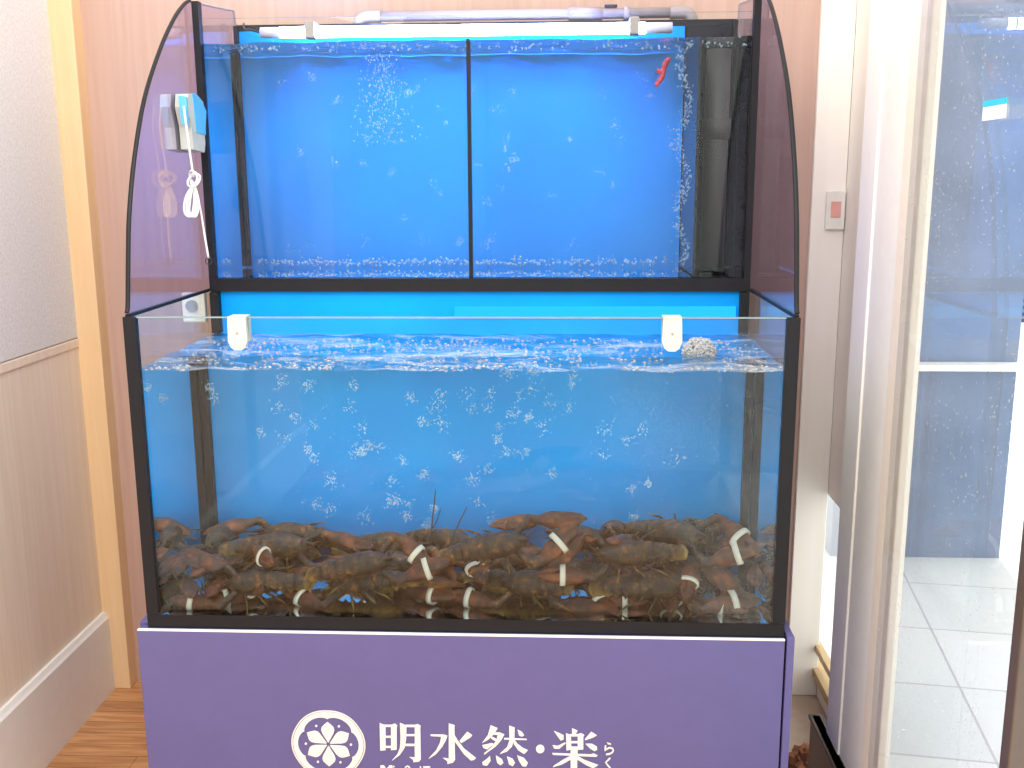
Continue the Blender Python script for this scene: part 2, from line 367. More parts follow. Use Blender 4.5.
GL = {'ming':[[(-.1585,.4353),(-.1513,.432),(-.1472,.431),(-.1487,.3785),(-.1591,.3772)],[(-.1513,.432),(-.1268,.4325),(-.1269,.428),(-.1514,.4274)],[(-.1366,.4318),(-.1292,.4351),(-.1244,.4307),(-.1258,.4267),(-.1271,.3799),(-.1382,.3788)],[(-.1483,.4088),(-.1365,.4091),(-.1367,.4051),(-.1484,.4048)],[(-.149,.3874),(-.1372,.3877),(-.1373,.3836),(-.1491,.3834)],[(-.1194,.4367),(-.1109,.4329),(-.1068,.4311),(-.1081,.4031),(-.1117,.3842),(-.1212,.3692),(-.1371,.3562),(-.135,.3595),(-.1261,.3705),(-.1208,.384),(-.119,.4055)],[(-.1085,.4329),(-.089,.4333),(-.0891,.4286),(-.1086,.4281)],[(-.0909,.4328),(-.0853,.435),(-.0793,.4309),(-.0804,.4264),(-.0809,.3608),(-.0847,.3558),(-.0958,.3545),(-.0957,.3591),(-.1029,.3651),(-.0926,.3645)],[(-.109,.4132),(-.0899,.4136),(-.09,.4096),(-.1091,.4092)],[(-.1105,.3929),(-.0904,.3933),(-.0905,.3888),(-.1121,.3883)]],'sui':[[(-.0256,.4374),(-.014,.4339),(-.0148,.4292),(-.0147,.361),(-.0185,.3556),(-.0296,.3518),(-.0299,.358),(-.0386,.365),(-.0269,.3634)],[(-.0614,.4135),(-.0357,.4141),(-.0285,.4116),(-.0311,.4035),(-.0387,.3886),(-.0512,.3723),(-.0662,.3617),(-.0636,.366),(-.0511,.3803),(-.0434,.3966),(-.0407,.4094),(-.0602,.4103)],[(-.0162,.4158),(-.0091,.4027),(.0028,.3856),(.0257,.366),(.022,.3619),(.0159,.3604),(.0026,.3735),(-.0093,.392),(-.0165,.4025)],[(-.0055,.4014),(.0094,.4212),(.019,.414),(.0165,.4099),(-.0019,.397)]],'zen':[[(.0544,.4353),(.0679,.4297),(.061,.4177),(.0501,.4056),(.0378,.3979),(.0392,.4009),(.0488,.4145)],[(.0597,.4206),(.0719,.4209),(.0805,.4167),(.0745,.4047),(.0635,.391),(.0499,.3803),(.0416,.3732),(.0411,.3762),(.0554,.3894),(.065,.4044),(.0678,.4155),(.0583,.4162)],[(.0542,.4131),(.065,.4074),(.065,.4015),(.0555,.4072)],[(.0378,.3934),(.05,.3967),(.0582,.3983),(.0595,.3954),(.0472,.3847),(.0404,.3875)],[(.0799,.4098),(.1231,.4087),(.1231,.4061),(.0799,.4063)],[(.0895,.4355),(.1003,.4319),(.0996,.4082),(.0947,.3918),(.0851,.3811),(.0715,.3757),(.0743,.3794),(.0852,.3901),(.0902,.405)],[(.0983,.4082),(.1055,.398),(.115,.3899),(.1252,.385),(.1203,.379),(.1176,.3768),(.1068,.3846),(.0982,.3978)],[(.1057,.4276),(.1137,.4233),(.1183,.416),(.1137,.413),(.1083,.4158)],[(.0525,.3714),(.0537,.3609),(.0468,.3503),(.0387,.3516),(.0374,.3575),(.0456,.3637)],[(.0639,.3725),(.0755,.3645),(.0782,.357),(.0727,.3518),(.0665,.3567),(.0647,.3642)],[(.0851,.3707),(.0959,.3664),(.1007,.3576),(.0958,.3506),(.089,.3543)],[(.1046,.3735),(.1176,.3685),(.1252,.3582),(.1216,.3506),(.1148,.351),(.1081,.3622)]],'dot':[[(.1568,.3882),(.1565,.3854),(.1553,.3829),(.1535,.3809),(.1513,.3795),(.1487,.379),(.1462,.3794),(.144,.3806),(.1422,.3826),(.141,.385),(.1406,.3878),(.141,.3906),(.1422,.3931),(.144,.3951),(.1462,.3964),(.1487,.3969),(.1512,.3965),(.1535,.3953),(.1553,.3934),(.1564,.3909)]],'raku':[[(.1748,.4262),(.1837,.4228),(.1931,.4177),(.1932,.4089),(.1878,.4064),(.1824,.4145)],[(.1722,.3965),(.1825,.3953),(.1959,.403),(.1972,.4007),(.1852,.3894),(.1757,.3892)],[(.2091,.4328),(.2199,.4278),(.2146,.4188),(.2092,.4187)],[(.1977,.4223),(.2071,.4181),(.2081,.3885),(.1987,.3859)],[(.2055,.4204),(.2226,.4208),(.2227,.4161),(.2055,.4157)],[(.2199,.4207),(.2266,.4229),(.2328,.4187),(.2307,.4157),(.2309,.389),(.2202,.3882)],[(.2066,.4056),(.2211,.406),(.2212,.4018),(.2066,.4015)],[(.2067,.3944),(.2212,.3947),(.2212,.3906),(.2067,.3902)],[(.2454,.4263),(.2561,.4192),(.2495,.4146),(.2348,.4084),(.2334,.4104)],[(.2349,.401),(.247,.4013),(.2564,.3956),(.2573,.3896),(.2525,.386),(.2444,.3908)],[(.1717,.3802),(.2458,.379),(.2498,.3812),(.258,.3772),(.2553,.3742),(.1731,.3764)],[(.2067,.3914),(.2202,.3903),(.2192,.338),(.207,.3377)],[(.2082,.376),(.2095,.3692),(.1907,.3568),(.1731,.3504),(.1745,.3534),(.1934,.3673)],[(.2176,.3762),(.2338,.3668),(.2595,.357),(.2502,.3502),(.2366,.3564),(.2176,.3694)]],'ra':[[(.2751,.4049),(.2831,.4027),(.2832,.3997),(.2773,.4011)],[(.2718,.3986),(.2708,.3932),(.2737,.3927),(.2747,.398)],[(.2708,.3932),(.2713,.3861),(.2723,.3892),(.2737,.3927)],[(.2713,.3861),(.2768,.3902),(.2753,.393),(.2723,.3892)],[(.2768,.3902),(.2814,.3921),(.2813,.3954),(.2753,.393)],[(.2814,.3921),(.2853,.3908),(.2872,.3934),(.2813,.3954)],[(.2853,.3908),(.2864,.3881),(.2894,.3879),(.2872,.3934)],[(.2864,.3881),(.2848,.385),(.2868,.3826),(.2894,.3879)],[(.2848,.385),(.2803,.3823),(.2812,.3792),(.2868,.3826)],[(.2803,.3823),(.2738,.381),(.2743,.3778),(.2812,.3792)]],'ku':[[(.2811,.3735),(.2772,.3687),(.2793,.3664),(.2833,.3713)],[(.2772,.3687),(.2723,.3629),(.2752,.3625),(.2793,.3664)],[(.2723,.3629),(.2759,.3564),(.2782,.3584),(.2752,.3625)],[(.2759,.3564),(.2803,.3511),(.2826,.3532),(.2782,.3584)],[(.2803,.3511),(.2827,.3471),(.2851,.3489),(.2826,.3532)]],'latin':[[(-.1598,.3459),(-.1528,.3461),(-.1482,.3383),(-.1423,.3464),(-.1362,.3465),(-.1367,.3302),(-.142,.3301),(-.1418,.3385),(-.1485,.3289),(-.1547,.3381),(-.155,.3298),(-.1603,.3297)],[(-.1321,.3437),(-.1322,.3431),(-.1325,.3426),(-.1329,.3422),(-.1334,.3419),(-.1339,.3418),(-.1344,.3419),(-.1349,.3421),(-.1353,.3425),(-.1355,.343),(-.1356,.3436),(-.1355,.3442),(-.1352,.3447),(-.1348,.3452),(-.1343,.3454),(-.1338,.3455),(-.1333,.3455),(-.1328,.3452),(-.1324,.3448),(-.1322,.3443)],[(-.1353,.3386),(-.1327,.3387),(-.1329,.3303),(-.1356,.3303)],[(-.1106,.3352),(-.1108,.34),(-.1134,.3405),(-.1132,.3349)],[(-.1108,.34),(-.1092,.3432),(-.1111,.3452),(-.1134,.3405)],[(-.1092,.3432),(-.1073,.3441),(-.1072,.347),(-.1111,.3452)],[(-.1073,.3441),(-.1054,.3433),(-.1035,.3454),(-.1072,.347)],[(-.1054,.3433),(-.104,.3402),(-.1013,.3408),(-.1035,.3454)],[(-.104,.3402),(-.1045,.3353),(-.1018,.3352),(-.1013,.3408)],[(-.0806,.3441),(-.0807,.3436),(-.0809,.3431),(-.0813,.3428),(-.0817,.3425),(-.0822,.3424),(-.0826,.3425),(-.083,.3427),(-.0834,.3431),(-.0836,.3435),(-.0836,.3441),(-.0835,.3446),(-.0833,.345),(-.083,.3454),(-.0826,.3457),(-.0821,.3458),(-.0816,.3457),(-.0812,.3455),(-.0809,.3451),(-.0807,.3446)],[(-.0835,.3403),(-.0809,.3404),(-.0811,.3316),(-.0837,.3316)],[(-.077,.3459),(-.0628,.3462),(-.0628,.3437),(-.077,.3434)],[(-.0719,.3435),(-.0685,.3436),(-.0688,.3319),(-.0722,.3319)]]}
yf, yb = -.0135, -.0125
for key, polys in GL.items():
    def fl(b, polys=polys):
        for n, q in enumerate(polys): prism(b, q, lambda x, z: (x, yf - .00004 * n, z), lambda x, z: (x, yb, z))
    part('letter', 'ink', cab, fl)
EX, EZ, ER = -.2595, .3885, .072
def pol(r, a): return (EX + r * ER * math.cos(a), EZ + r * ER * math.sin(a))
def emblem(b):
    n = 120
    def lobe(a): return abs(math.cos(3 * (a - R(60))))          # bulges between the petals
    def band(r0, r1):
        for i in range(n):
            a, c = 2 * math.pi * i / n, 2 * math.pi * (i + 1) / n
            prism(b, [pol(r0(a), a), pol(r1(a), a), pol(r1(c), c), pol(r0(c), c)], lambda x, z: (x, yf, z), lambda x, z: (x, yb, z))
    band(lambda a: .73 + .09 * lobe(a) ** .6, lambda a: .935 + .015 * lobe(a))
    band(lambda a: .952 + .015 * lobe(a), lambda a: .985 + .015 * lobe(a))
    for k in range(6):
        a = R(30 + 60 * k); u = Vector((math.cos(a), math.sin(a))); v = Vector((-u.y, u.x))
        prof = [(.055, .010), (.18, .075), (.32, .150), (.42, .178), (.50, .160), (.58, .085), (.655, 0)]
        q = [u * r + v * h for r, h in prof] + [u * r - v * h for r, h in prof[-2::-1]]
        prism(b, [(EX + p.x * ER, EZ + p.y * ER) for p in q], lambda x, z: (x, yf, z), lambda x, z: (x, yb, z))
        a2 = R(60 * k); c = (EX + .61 * ER * math.cos(a2), EZ + .61 * ER * math.sin(a2))
        prism(b, [(c[0] + .0024 * math.cos(t * math.pi / 5), c[1] + .0024 * math.sin(t * math.pi / 5)) for t in range(10)], lambda x, z: (x, yf, z), lambda x, z: (x, yb, z))
part('emblem', 'ink', cab, emblem, label='cream six petalled flower crest in a scalloped ring')

# ================================================================== the two-tier tank
ZT, D1, ZU, DB = 1.213, .448, 1.818, .752
tank = empty('aquarium', (0, .37, ZB), 'two tier glass live seafood tank with curved side wings on violet cabinet', 'aquarium')
P = lambda name, mat, fill, sm=False, label=None: part(name, mat, tank, fill, sm, label)
P('floor_pane', 'dark', lambda b: box(b, -.60, .60, .001, DB, ZB, .634))
P('front_pane', 'front', lambda b: box(b, -.588, .588, .001, .010, .636, ZT))
P('pane_edge', 'edge', lambda b: box(b, -.577, .577, .001, .010, ZT + .0005, ZT + .0025), label='pale polished top edge of the front pane')
P('bottom_seam', 'black', lambda b: box(b, -.60, .60, -.002, .0005, ZB, .645))
for s in (-1, 1):
    P('side_pane', 'glass', lambda b: box(b, min(s * .592, s * .60), max(s * .592, s * .60), .012, DB, .636, ZT))
    P('corner_seam', 'black', lambda b: box(b, min(s * .578, s * .601), max(s * .578, s * .601), -.001, .0115, .646, ZT + .002))
    P('rim_seam', 'black', lambda b: box(b, min(s * .592, s * .601), max(s * .592, s * .601), .012, D1, ZT + .0005, ZT + .006))
    P('rear_post', 'black', lambda b: box(b, min(s * .571, s * .590), max(s * .571, s * .590), D1 - .022, D1 - .003, 1.122, ZT - .001))
    P('sunken_post', 'black', lambda b: box(b, min(s * .572, s * .588), max(s * .572, s * .588), .322, .338, .636, 1.085))
    # wing: one sheet of glass from the lower rim up the curve to the top and back along the upper tank
    arc = [(.012, ZT + .007), (.019, 1.235), (.036, 1.314), (.056, 1.394), (.097, 1.492), (.165, 1.604), (.262, 1.705), (.345, 1.772), (.405, 1.808), (.44, 1.822)]
    arc = [(p.x, p.y) for p in spline([(y, z, 0) for y, z in arc], 5)]
    top = [(.60, 1.835), (.735, 1.848), (.742, 1.822), (DB, 1.806), (DB, ZT + .007)]
    poly = arc + top
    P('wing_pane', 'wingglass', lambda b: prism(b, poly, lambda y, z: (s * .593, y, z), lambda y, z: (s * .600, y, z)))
    edge = [Vector((s * .5965, y - .003, z + .002)) for y, z in arc]
    P('wing_edge', 'black', lambda b: loft(b, edge, [(.0045, .003)] * len(edge), 8))
    tp = [Vector((s * .5965, y, z + .001)) for y, z in arc[-1:] + top[:4]]
    P('wing_top_edge', 'edge', lambda b: loft(b, tp, [.0022] * len(tp), 6), label='thin polished top edge of the upper side pane')
    P('upper_corner_seam', 'black', lambda b: box(b, min(s * .578, s * .592), max(s * .578, s * .592), D1 - .012, D1 + .009, ZT + .001, 1.823))
    P('upper_rear_seam', 'black', lambda b: box(b, min(s * .580, s * .589), max(s * .580, s * .589), .702, .716, 1.246, 1.81))
P('back_panel', 'blue_low', lambda b: prism(b, [(.340, .636), (.340, 1.086), (D1 - .001, 1.119), (D1 - .001, 1.232), (D1 + .008, 1.232), (D1 + .008, 1.113), (.349, 1.080), (.349, .636)], lambda y, z: (-.591, y, z), lambda y, z: (.591, y, z)), label='sky blue back panel of the lower tank')
P('rear_pane', 'dark', lambda b: box(b, -.591, .591, DB - .012, DB, .636, 1.80))
P('upper_floor', 'black', lambda b: box(b, -.591, .591, D1 - .010, DB - .013, ZT + .020, 1.241))
P('upper_front_pane', 'wetglass', lambda b: box(b, -.577, -.0165, D1, D1 + .008, 1.242, 1.79))
P('upper_front_pane', 'wetglass', lambda b: box(b, -.0075, .577, D1, D1 + .008, 1.242, 1.79))
P('divider_seam', 'black', lambda b: box(b, -.016, -.008, D1 - .004, D1 + .010, 1.2415, 1.742))
P('upper_bottom_seam', 'black', lambda b: box(b, -.591, .591, D1 - .013, D1 - .0105, ZT, 1.241))
P('upper_back_panel', 'blue_up', lambda b: box(b, -.591, .470, .722, .730, 1.2415, 1.80), label='royal blue back panel of the upper tank')
P('rear_rim', 'black', lambda b: box(b, -.591, .591, .731, .739, 1.2415, 1.816))
P('overflow_partition', 'blackgrey', lambda b: box(b, .472, .478, .475, .716, 1.246, 1.742))
P('overflow_back', 'blackgrey', lambda b: box(b, .474, .589, .717, .723, 1.246, 1.80), label='dark back of the overflow compartment')
def pipe_up(b):
    tube(b, [(.535, .62, 1.25), (.535, .62, 1.735)], .028, 18); cyl(b, (.535, .62, 1.54), (.535, .62, 1.585), .033)
P('overflow_pipe', 'darkpipe', pipe_up, True, 'grey brown standpipe inside the overflow compartment')

# water: closed bodies with a moving top; the flat faces against the glass mirror the inside as they do in a tank
def waves(x, y, a, s): return a * (noise.noise(Vector((x * 9 + s, y * 11, s))) + .6 * noise.noise(Vector((x * 23, y * 25 + s, 2 * s))))
def water(name, mat, x0, x1, y0, y1, zb, zt, amp, seed, label, back=None):
    bm = bmesh.new(); nx, ny = 130, 34
    g = [[bm.verts.new((x0 + (x1 - x0) * i / nx, y0 + (y1 - y0) * j / ny, zt + waves(x0 + (x1 - x0) * i / nx, y0 + (y1 - y0) * j / ny, amp, seed))) for i in range(nx + 1)] for j in range(ny + 1)]
    for j in range(ny):
        for i in range(nx): bm.faces.new((g[j][i], g[j][i + 1], g[j + 1][i + 1], g[j + 1][i]))
    back = back or [(y1, zb)]
    Bl = [bm.verts.new((x0, y, z)) for y, z in back] + [bm.verts.new((x0, y0, zb))]
    Br = [bm.verts.new((x1, y, z)) for y, z in back] + [bm.verts.new((x1, y0, zb))]
    top_back = g[ny]; bm.faces.new(top_back + [Br[0], Bl[0]])
    for q in range(len(Bl) - 1): bm.faces.new((Bl[q], Br[q], Br[q + 1], Bl[q + 1]))
    bm.faces.new(g[0][::-1] + [Bl[-1], Br[-1]])
    bm.faces.new([g[j][0] for j in range(ny + 1)] + Bl)
    bm.faces.new([g[j][nx] for j in range(ny, -1, -1)][::1] + Br[::-1])
    bmesh.ops.translate(bm, verts=bm.verts[:], vec=(0, 0, -zb))
    o = obj(name, bm, mat); o.location = (0, 0, zb)
    for p in o.data.polygons: p.use_smooth = p.normal.z > .6 and p.area < .01
    return tag(o, label, 'water', kind='stuff')
water('tank_water', 'water_low', -.590, .590, .012, D1 - .004, .6355, 1.118, .0055, 3.1, 'foaming blue water filling the lower tank', [(D1 - .004, 1.100), (.3385, 1.083), (.3385, .6355)])
water('tank_water', 'water_up', -.590, .590, D1 + .0095, .7205, 1.2425, 1.741, .0035, 8.3, 'bright blue rippling water filling the upper tank')

# froth and bubbles: nobody could count them
rnd = random.Random(5)
def froth_low(b):
    for i in range(420):
        x = -.58 + 1.16 * rnd.random()
        if noise.noise(Vector((x * 7, 1.3, 0))) < -.12: continue
        y = .014 + abs(rnd.gauss(0, .018)); r = .0010 + .0020 * rnd.random()
        sphere(b, (x, y + r, 1.118 + waves(x, y, .0055, 3.1) + rnd.uniform(-.002, .003)), r, 1, (1.5, .9, .7))
    for i in range(900):
        cx = rnd.choice([-.50, -.42, -.30, -.12, -.04, .03, .12, .20, -.22, .52, .33]); y = .05 + .33 * rnd.random()
        x = max(-.58, min(.58, rnd.gauss(cx, .035))); r = .0008 + .0018 * rnd.random()
        sphere(b, (x, y, 1.118 + waves(x, y, .0055, 3.1) + r * .2), r, 1, (1.6, 1.1, .6))
thing('surface_froth', 'froth', froth_low, 'white froth and bubbles floating on the lower tank water', 'froth', smooth=True, kind='stuff', origin=(0, .2, 1.118))
def dome(b):
    for i in range(1100):
        a, c = rnd.uniform(0, 6.283), math.acos(rnd.random()); rr = rnd.uniform(.82, 1)
        sphere(b, (.455 + .034 * rr * math.sin(c) * math.cos(a), .20 + .03 * rr * math.sin(c) * math.sin(a), 1.115 + .034 * rr * math.cos(c)), .0012 + .0018 * rnd.random())
thing('foam_mound', 'froth', dome, 'round mound of pale foam on the water behind the right white clip', 'foam', smooth=True, kind='stuff', origin=(.455, .2, 1.115))
def clus(b, x, y, z, n, sp, r0, r1):
    for i in range(n):
        sphere(b, (x + rnd.gauss(0, sp), min(max(y + rnd.gauss(0, sp * .5), .02), .332) if z < 1.2 else min(max(y + rnd.gauss(0, sp * .5), .475), .712), z + rnd.gauss(0, sp)), rnd.uniform(r0, r1))
def bub_low(b):
    for cx, n in ((-.40, 6), (-.30, 8), (-.235, 8), (-.13, 8), (-.065, 6), (.01, 6), (.06, 8), (.13, 7), (.20, 7), (.28, 4), (.37, 4), (-.5, 2)):
        for k in range(n):
            clus(b, cx + rnd.gauss(0, .025), rnd.uniform(.17, .32), rnd.uniform(.74, 1.09), rnd.randint(18, 50), rnd.uniform(.005, .010), .0009, .0020)
    for k in range(500): clus(b, rnd.uniform(-.55, .55), rnd.uniform(.03, .32), rnd.uniform(.72, 1.1), 1, .002, .0006, .0013)
thing('air_bubbles', 'bubble', bub_low, 'clusters of white air bubbles rising through the lower tank', 'bubbles', smooth=True, kind='stuff', origin=(0, .2, .7))
def bub_up(b):
    for k in range(46):
        clus(b, rnd.uniform(-.5, .42), rnd.uniform(.52, .70), rnd.uniform(1.29, 1.70), rnd.randint(10, 26), rnd.uniform(.004, .009), .0007, .0016)
    for k in range(420):      # sparkling column under the lamp
        t = rnd.random(); clus(b, -.22 + rnd.gauss(0, .016 + .03 * t), .6, 1.735 - .20 * t, 1, .003, .0008, .0022)
    for k in range(450):      # along the floor at the back
        x = rnd.uniform(-.56, .45); clus(b, x, .69, 1.252 + abs(rnd.gauss(0, .006)), 1, .003, .0015, .0036)
    for k in range(520):      # curtain of bubbles beside the partition
        z = rnd.uniform(1.25, 1.735); clus(b, .455 + .01 * math.sin(z * 40) - abs(rnd.gauss(0, .012)), .49, z, 1, .002, .0009, .0024)
    for k in range(260):
        clus(b, rnd.uniform(-.57, .57), .48, 1.732 + rnd.gauss(0, .005), 1, .002, .001, .003)
thing('air_bubbles', 'bubbleup', bub_up, 'fine bubbles and sparkling streaks in the upper tank', 'bubbles', smooth=True, kind='stuff', origin=(0, .6, 1.25))

# ================================================================== fittings on the tank
lamp = empty('tube_lamp', (-.05, .62, 1.80), 'glowing blue white tube lamp across the top of the upper tank', 'lamp')
part('lamp_tube', 'lamp', lamp, lambda b: cyl(b, (-.455, .62, 1.783), (.37, .62, 1.783), .0125, 20), True)
for xa, xb in ((-.50, -.456), (.371, .43)):
    part('end_cap', 'lampcap', lamp, lambda b: (cyl(b, (xa, .62, 1.783), (xb, .62, 1.783), .012, 20)), True)
def hanger(b, x):
    box(b, x - .011, x + .011, .604, .636, 1.768, 1.806, .003); box(b, x - .009, x + .009, .636, .7305, 1.800, 1.806, .001)
for x in (-.385, .345): part('bracket', 'grey', lamp, lambda b: hanger(b, x))
part('lamp_cable', 'dark', lamp, lambda b: tube(b, spline([(-.50, .62, 1.783), (-.53, .64, 1.792), (-.555, .68, 1.80), (-.57, .725, 1.818)]), .0025))
pp = empty('grey_water_pipe', (.1, .775, 1.837), 'grey plastic water pipe with elbows above the back rim', 'pipe')
part('straight_pipe', 'pipe', pp, lambda b: cyl(b, (-.27, .775, 1.838), (.46, .775, 1.838), .0125, 20), True)
part('elbow', 'pipe', pp, lambda b: tube(b, spline([(-.25, .775, 1.838), (-.285, .775, 1.838), (-.302, .775, 1.826), (-.304, .775, 1.79)]), .0155, 16), True)
part('elbow', 'pipe', pp, lambda b: tube(b, spline([(.44, .775, 1.838), (.475, .775, 1.838), (.49, .775, 1.826), (.492, .775, 1.80)]), .0155, 16), True)
for xa, xb in ((.20, .28), (.33, .345)): part('coupling', 'pipe', pp, lambda b: cyl(b, (xa, .775, 1.838), (xb, .775, 1.838), .0155, 20), True)
thing('pipe_tag', 'dark', lambda b: box(b, .285, .315, .765, .78, 1.8515, 1.857, .001), 'tiny black cap lying on the grey water pipe', 'cap', origin=(.3, .775, 1.852))
bar = empty('reflected_band', (.28, D1 - .006, 1.166), 'slim added sky blue glow imitating a reflected band under the upper tank', 'lamp')  # added glowing strip, imitates the bright reflection on the blue panel
part('glow_strip', 'bar', bar, lambda b: box(b, -.05, .565, D1 - .007, D1 - .002, 1.155, 1.180, .001))
for x, lab in ((-.391, 'white plastic clip on the front glass rim, the left one'), (.379, 'white plastic clip on the front glass rim beside the foam mound')):
    k = empty('glass_clip', (x, .005, 1.19), lab, 'clip', 'white clips on the front rim')
    def clipf(b):
        q = [(-.016, .0295), (-.0175, -.012), (-.013, -.024), (-.006, -.029), (.006, -.029), (.013, -.024), (.0175, -.012), (.016, .0295)]
        prism(b, [(x + a, 1.186 + c) for a, c in q], lambda u, z: (u, -.010, z), lambda u, z: (u, .0005, z))
        box(b, x - .016, x + .016, -.010, .022, ZT + .0027, ZT + .0045, .0005); box(b, x - .016, x + .016, .0105, .022, 1.17, ZT + .0027, .001)
    part('clip_body', 'cream', k, clipf); part('screw', 'grey', k, lambda b: cyl(b, (x, -.0115, 1.188), (x, -.0095, 1.188), .0025, 10))
# magnet cleaner clamped on the left wing, its cord hanging down
mg = empty('glass_cleaner', (-.59, .37, 1.57), 'white and blue magnetic glass cleaner clamped on the left wing, coiled cord hanging', 'cleaner')
def half(b, x0, x1, ya, yb):
    q = [(ya, 1.625), (ya + .05, 1.628), (ya + .085, 1.616), (yb, 1.596), (yb - .012, 1.56), (yb - .012, 1.53), (yb - .02, 1.512), (ya + .01, 1.517), (ya + .008, 1.56), (ya - .008, 1.60)]
    prism(b, q, lambda y, z: (x0, y, z), lambda y, z: (x1, y, z))
part('outer_half', 'cream', mg, lambda b: half(b, -.601, -.623, .31, .405))
inh = part('inner_half', 'cream', mg, lambda b: half(b, -.592, -.566, .31, .405))
def pad(b): prism(b, [(.335, 1.628), (.352, 1.629), (.388, 1.617), (.411, 1.597), (.399, 1.562), (.399, 1.548), (.345, 1.552)], lambda y, z: (-.5925, y - .003, z), lambda y, z: (-.5645, y - .003, z))
part('blue_pad', 'cyan', inh, pad, label='light blue cap')
part('front_plate', 'cyan', inh, lambda b: prism(b, [(-.582, 1.622), (-.566, 1.619), (-.566, 1.562), (-.580, 1.567)], lambda x, z: (x, .2985, z), lambda x, z: (x, .304, z)), label='light blue front plate')
def cordf(b):
    tube(b, spline([(-.560, .292, 1.60), (-.556, .288, 1.56), (-.556, .30, 1.50), (-.556, .31, 1.462)]), .0022)
    for k in range(3):
        a = k * 1.1; tube(b, [(-.556 + .012 * math.cos(t + a), .31 + .016 * math.sin(t), 1.455 + .013 * math.sin(t + a) + .003 * k) for t in [i * .4 for i in range(17)]], .0022)
    for k in range(3):
        dx = -.006 + .005 * k; tube(b, spline([(-.556, .31, 1.45), (-.566 + dx, .30, 1.42), (-.568 + dx, .295, 1.39), (-.556 + dx, .297, 1.383), (-.551 + dx, .305, 1.41), (-.556, .312, 1.448)]), .0022)
    tube(b, spline([(-.556, .31, 1.45), (-.549, .316, 1.40), (-.545, .322, 1.34), (-.543, .33, 1.295)]), .0022)
part('cord', 'cord', mg, cordf, True, 'white cord knotted in a loop').location.x -= .010
part('cord_end', 'dark', mg, lambda b: tube(b, [(-.553 + .007 * math.cos(t), .33, 1.289 + .007 * math.sin(t)) for t in [i * .45 for i in range(15)]], .0012), label='small dark ring')
fx = empty('corner_fitting', (-.61, .40, 1.17), 'small white corner fitting with round grey disc beside the lower rim', 'fitting')
part('fitting_block', 'white', fx, lambda b: box(b, -.655, -.603, .43, .446, 1.145, 1.211, .003))
part('round_disc', 'grey', fx, lambda b: cyl(b, (-.632, .424, 1.182), (-.632, .4295, 1.182), .013, 20))
rc = thing('red_clip', 'red', lambda b: (tube(b, spline([(.400, .60, 1.665), (.408, .60, 1.675), (.412, .60, 1.695), (.420, .60, 1.712)]), .006), tube(b, spline([(.396, .60, 1.690), (.408, .60, 1.688), (.424, .60, 1.716)]), .0045), sphere(b, (.398, .6, 1.66), .007)), 'small red ribbon-like scrap drifting near the overflow in the upper tank', 'ribbon', smooth=True, origin=(.41, .6, 1.69))

# things on the right wall
al = empty('call_switch', (.892, .93, 1.37), 'small white wall switch with pale red mark on the pale wall beyond the tank', 'switch')
part('switch_plate', 'white', al, lambda b: box(b, .868, .917, .922, .9345, 1.32, 1.42, .003))
part('red_mark', 'palered', al, lambda b: box(b, .880, .905, .919, .9215, 1.352, 1.392, .0008))
st = empty('door_patch', (.764, -.337, 1.541), 'small white sticker with teal band on the door glass', 'patch')  # flat white and teal patch set on the door glass
part('patch_base', 'white', st, lambda b: box(b, .7635, .7648, -.374, -.300, 1.530, 1.548))
part('teal_band', 'teal', st, lambda b: box(b, .7630, .7648, -.374, -.300, 1.5482, 1.556))
def lump(b):
    b2 = bmesh.new(); bmesh.ops.create_icosphere(b2, subdivisions=4, radius=1)
    for v in b2.verts:
        n = v.co.normalized(); k = 1 + .35 * noise.noise(n * 2.3) + .18 * noise.noise(n * 6)
        v.co = Vector((.80 + n.x * .05 * k, .52 + n.y * .06 * k, max(0, .03 + n.z * .045 * k)))
    join(b, b2)
thing('paper_scrap', 'brown', lump, 'crumpled brown scrap on the floor right of the cabinet', 'scrap', origin=(.80, .52, 0))

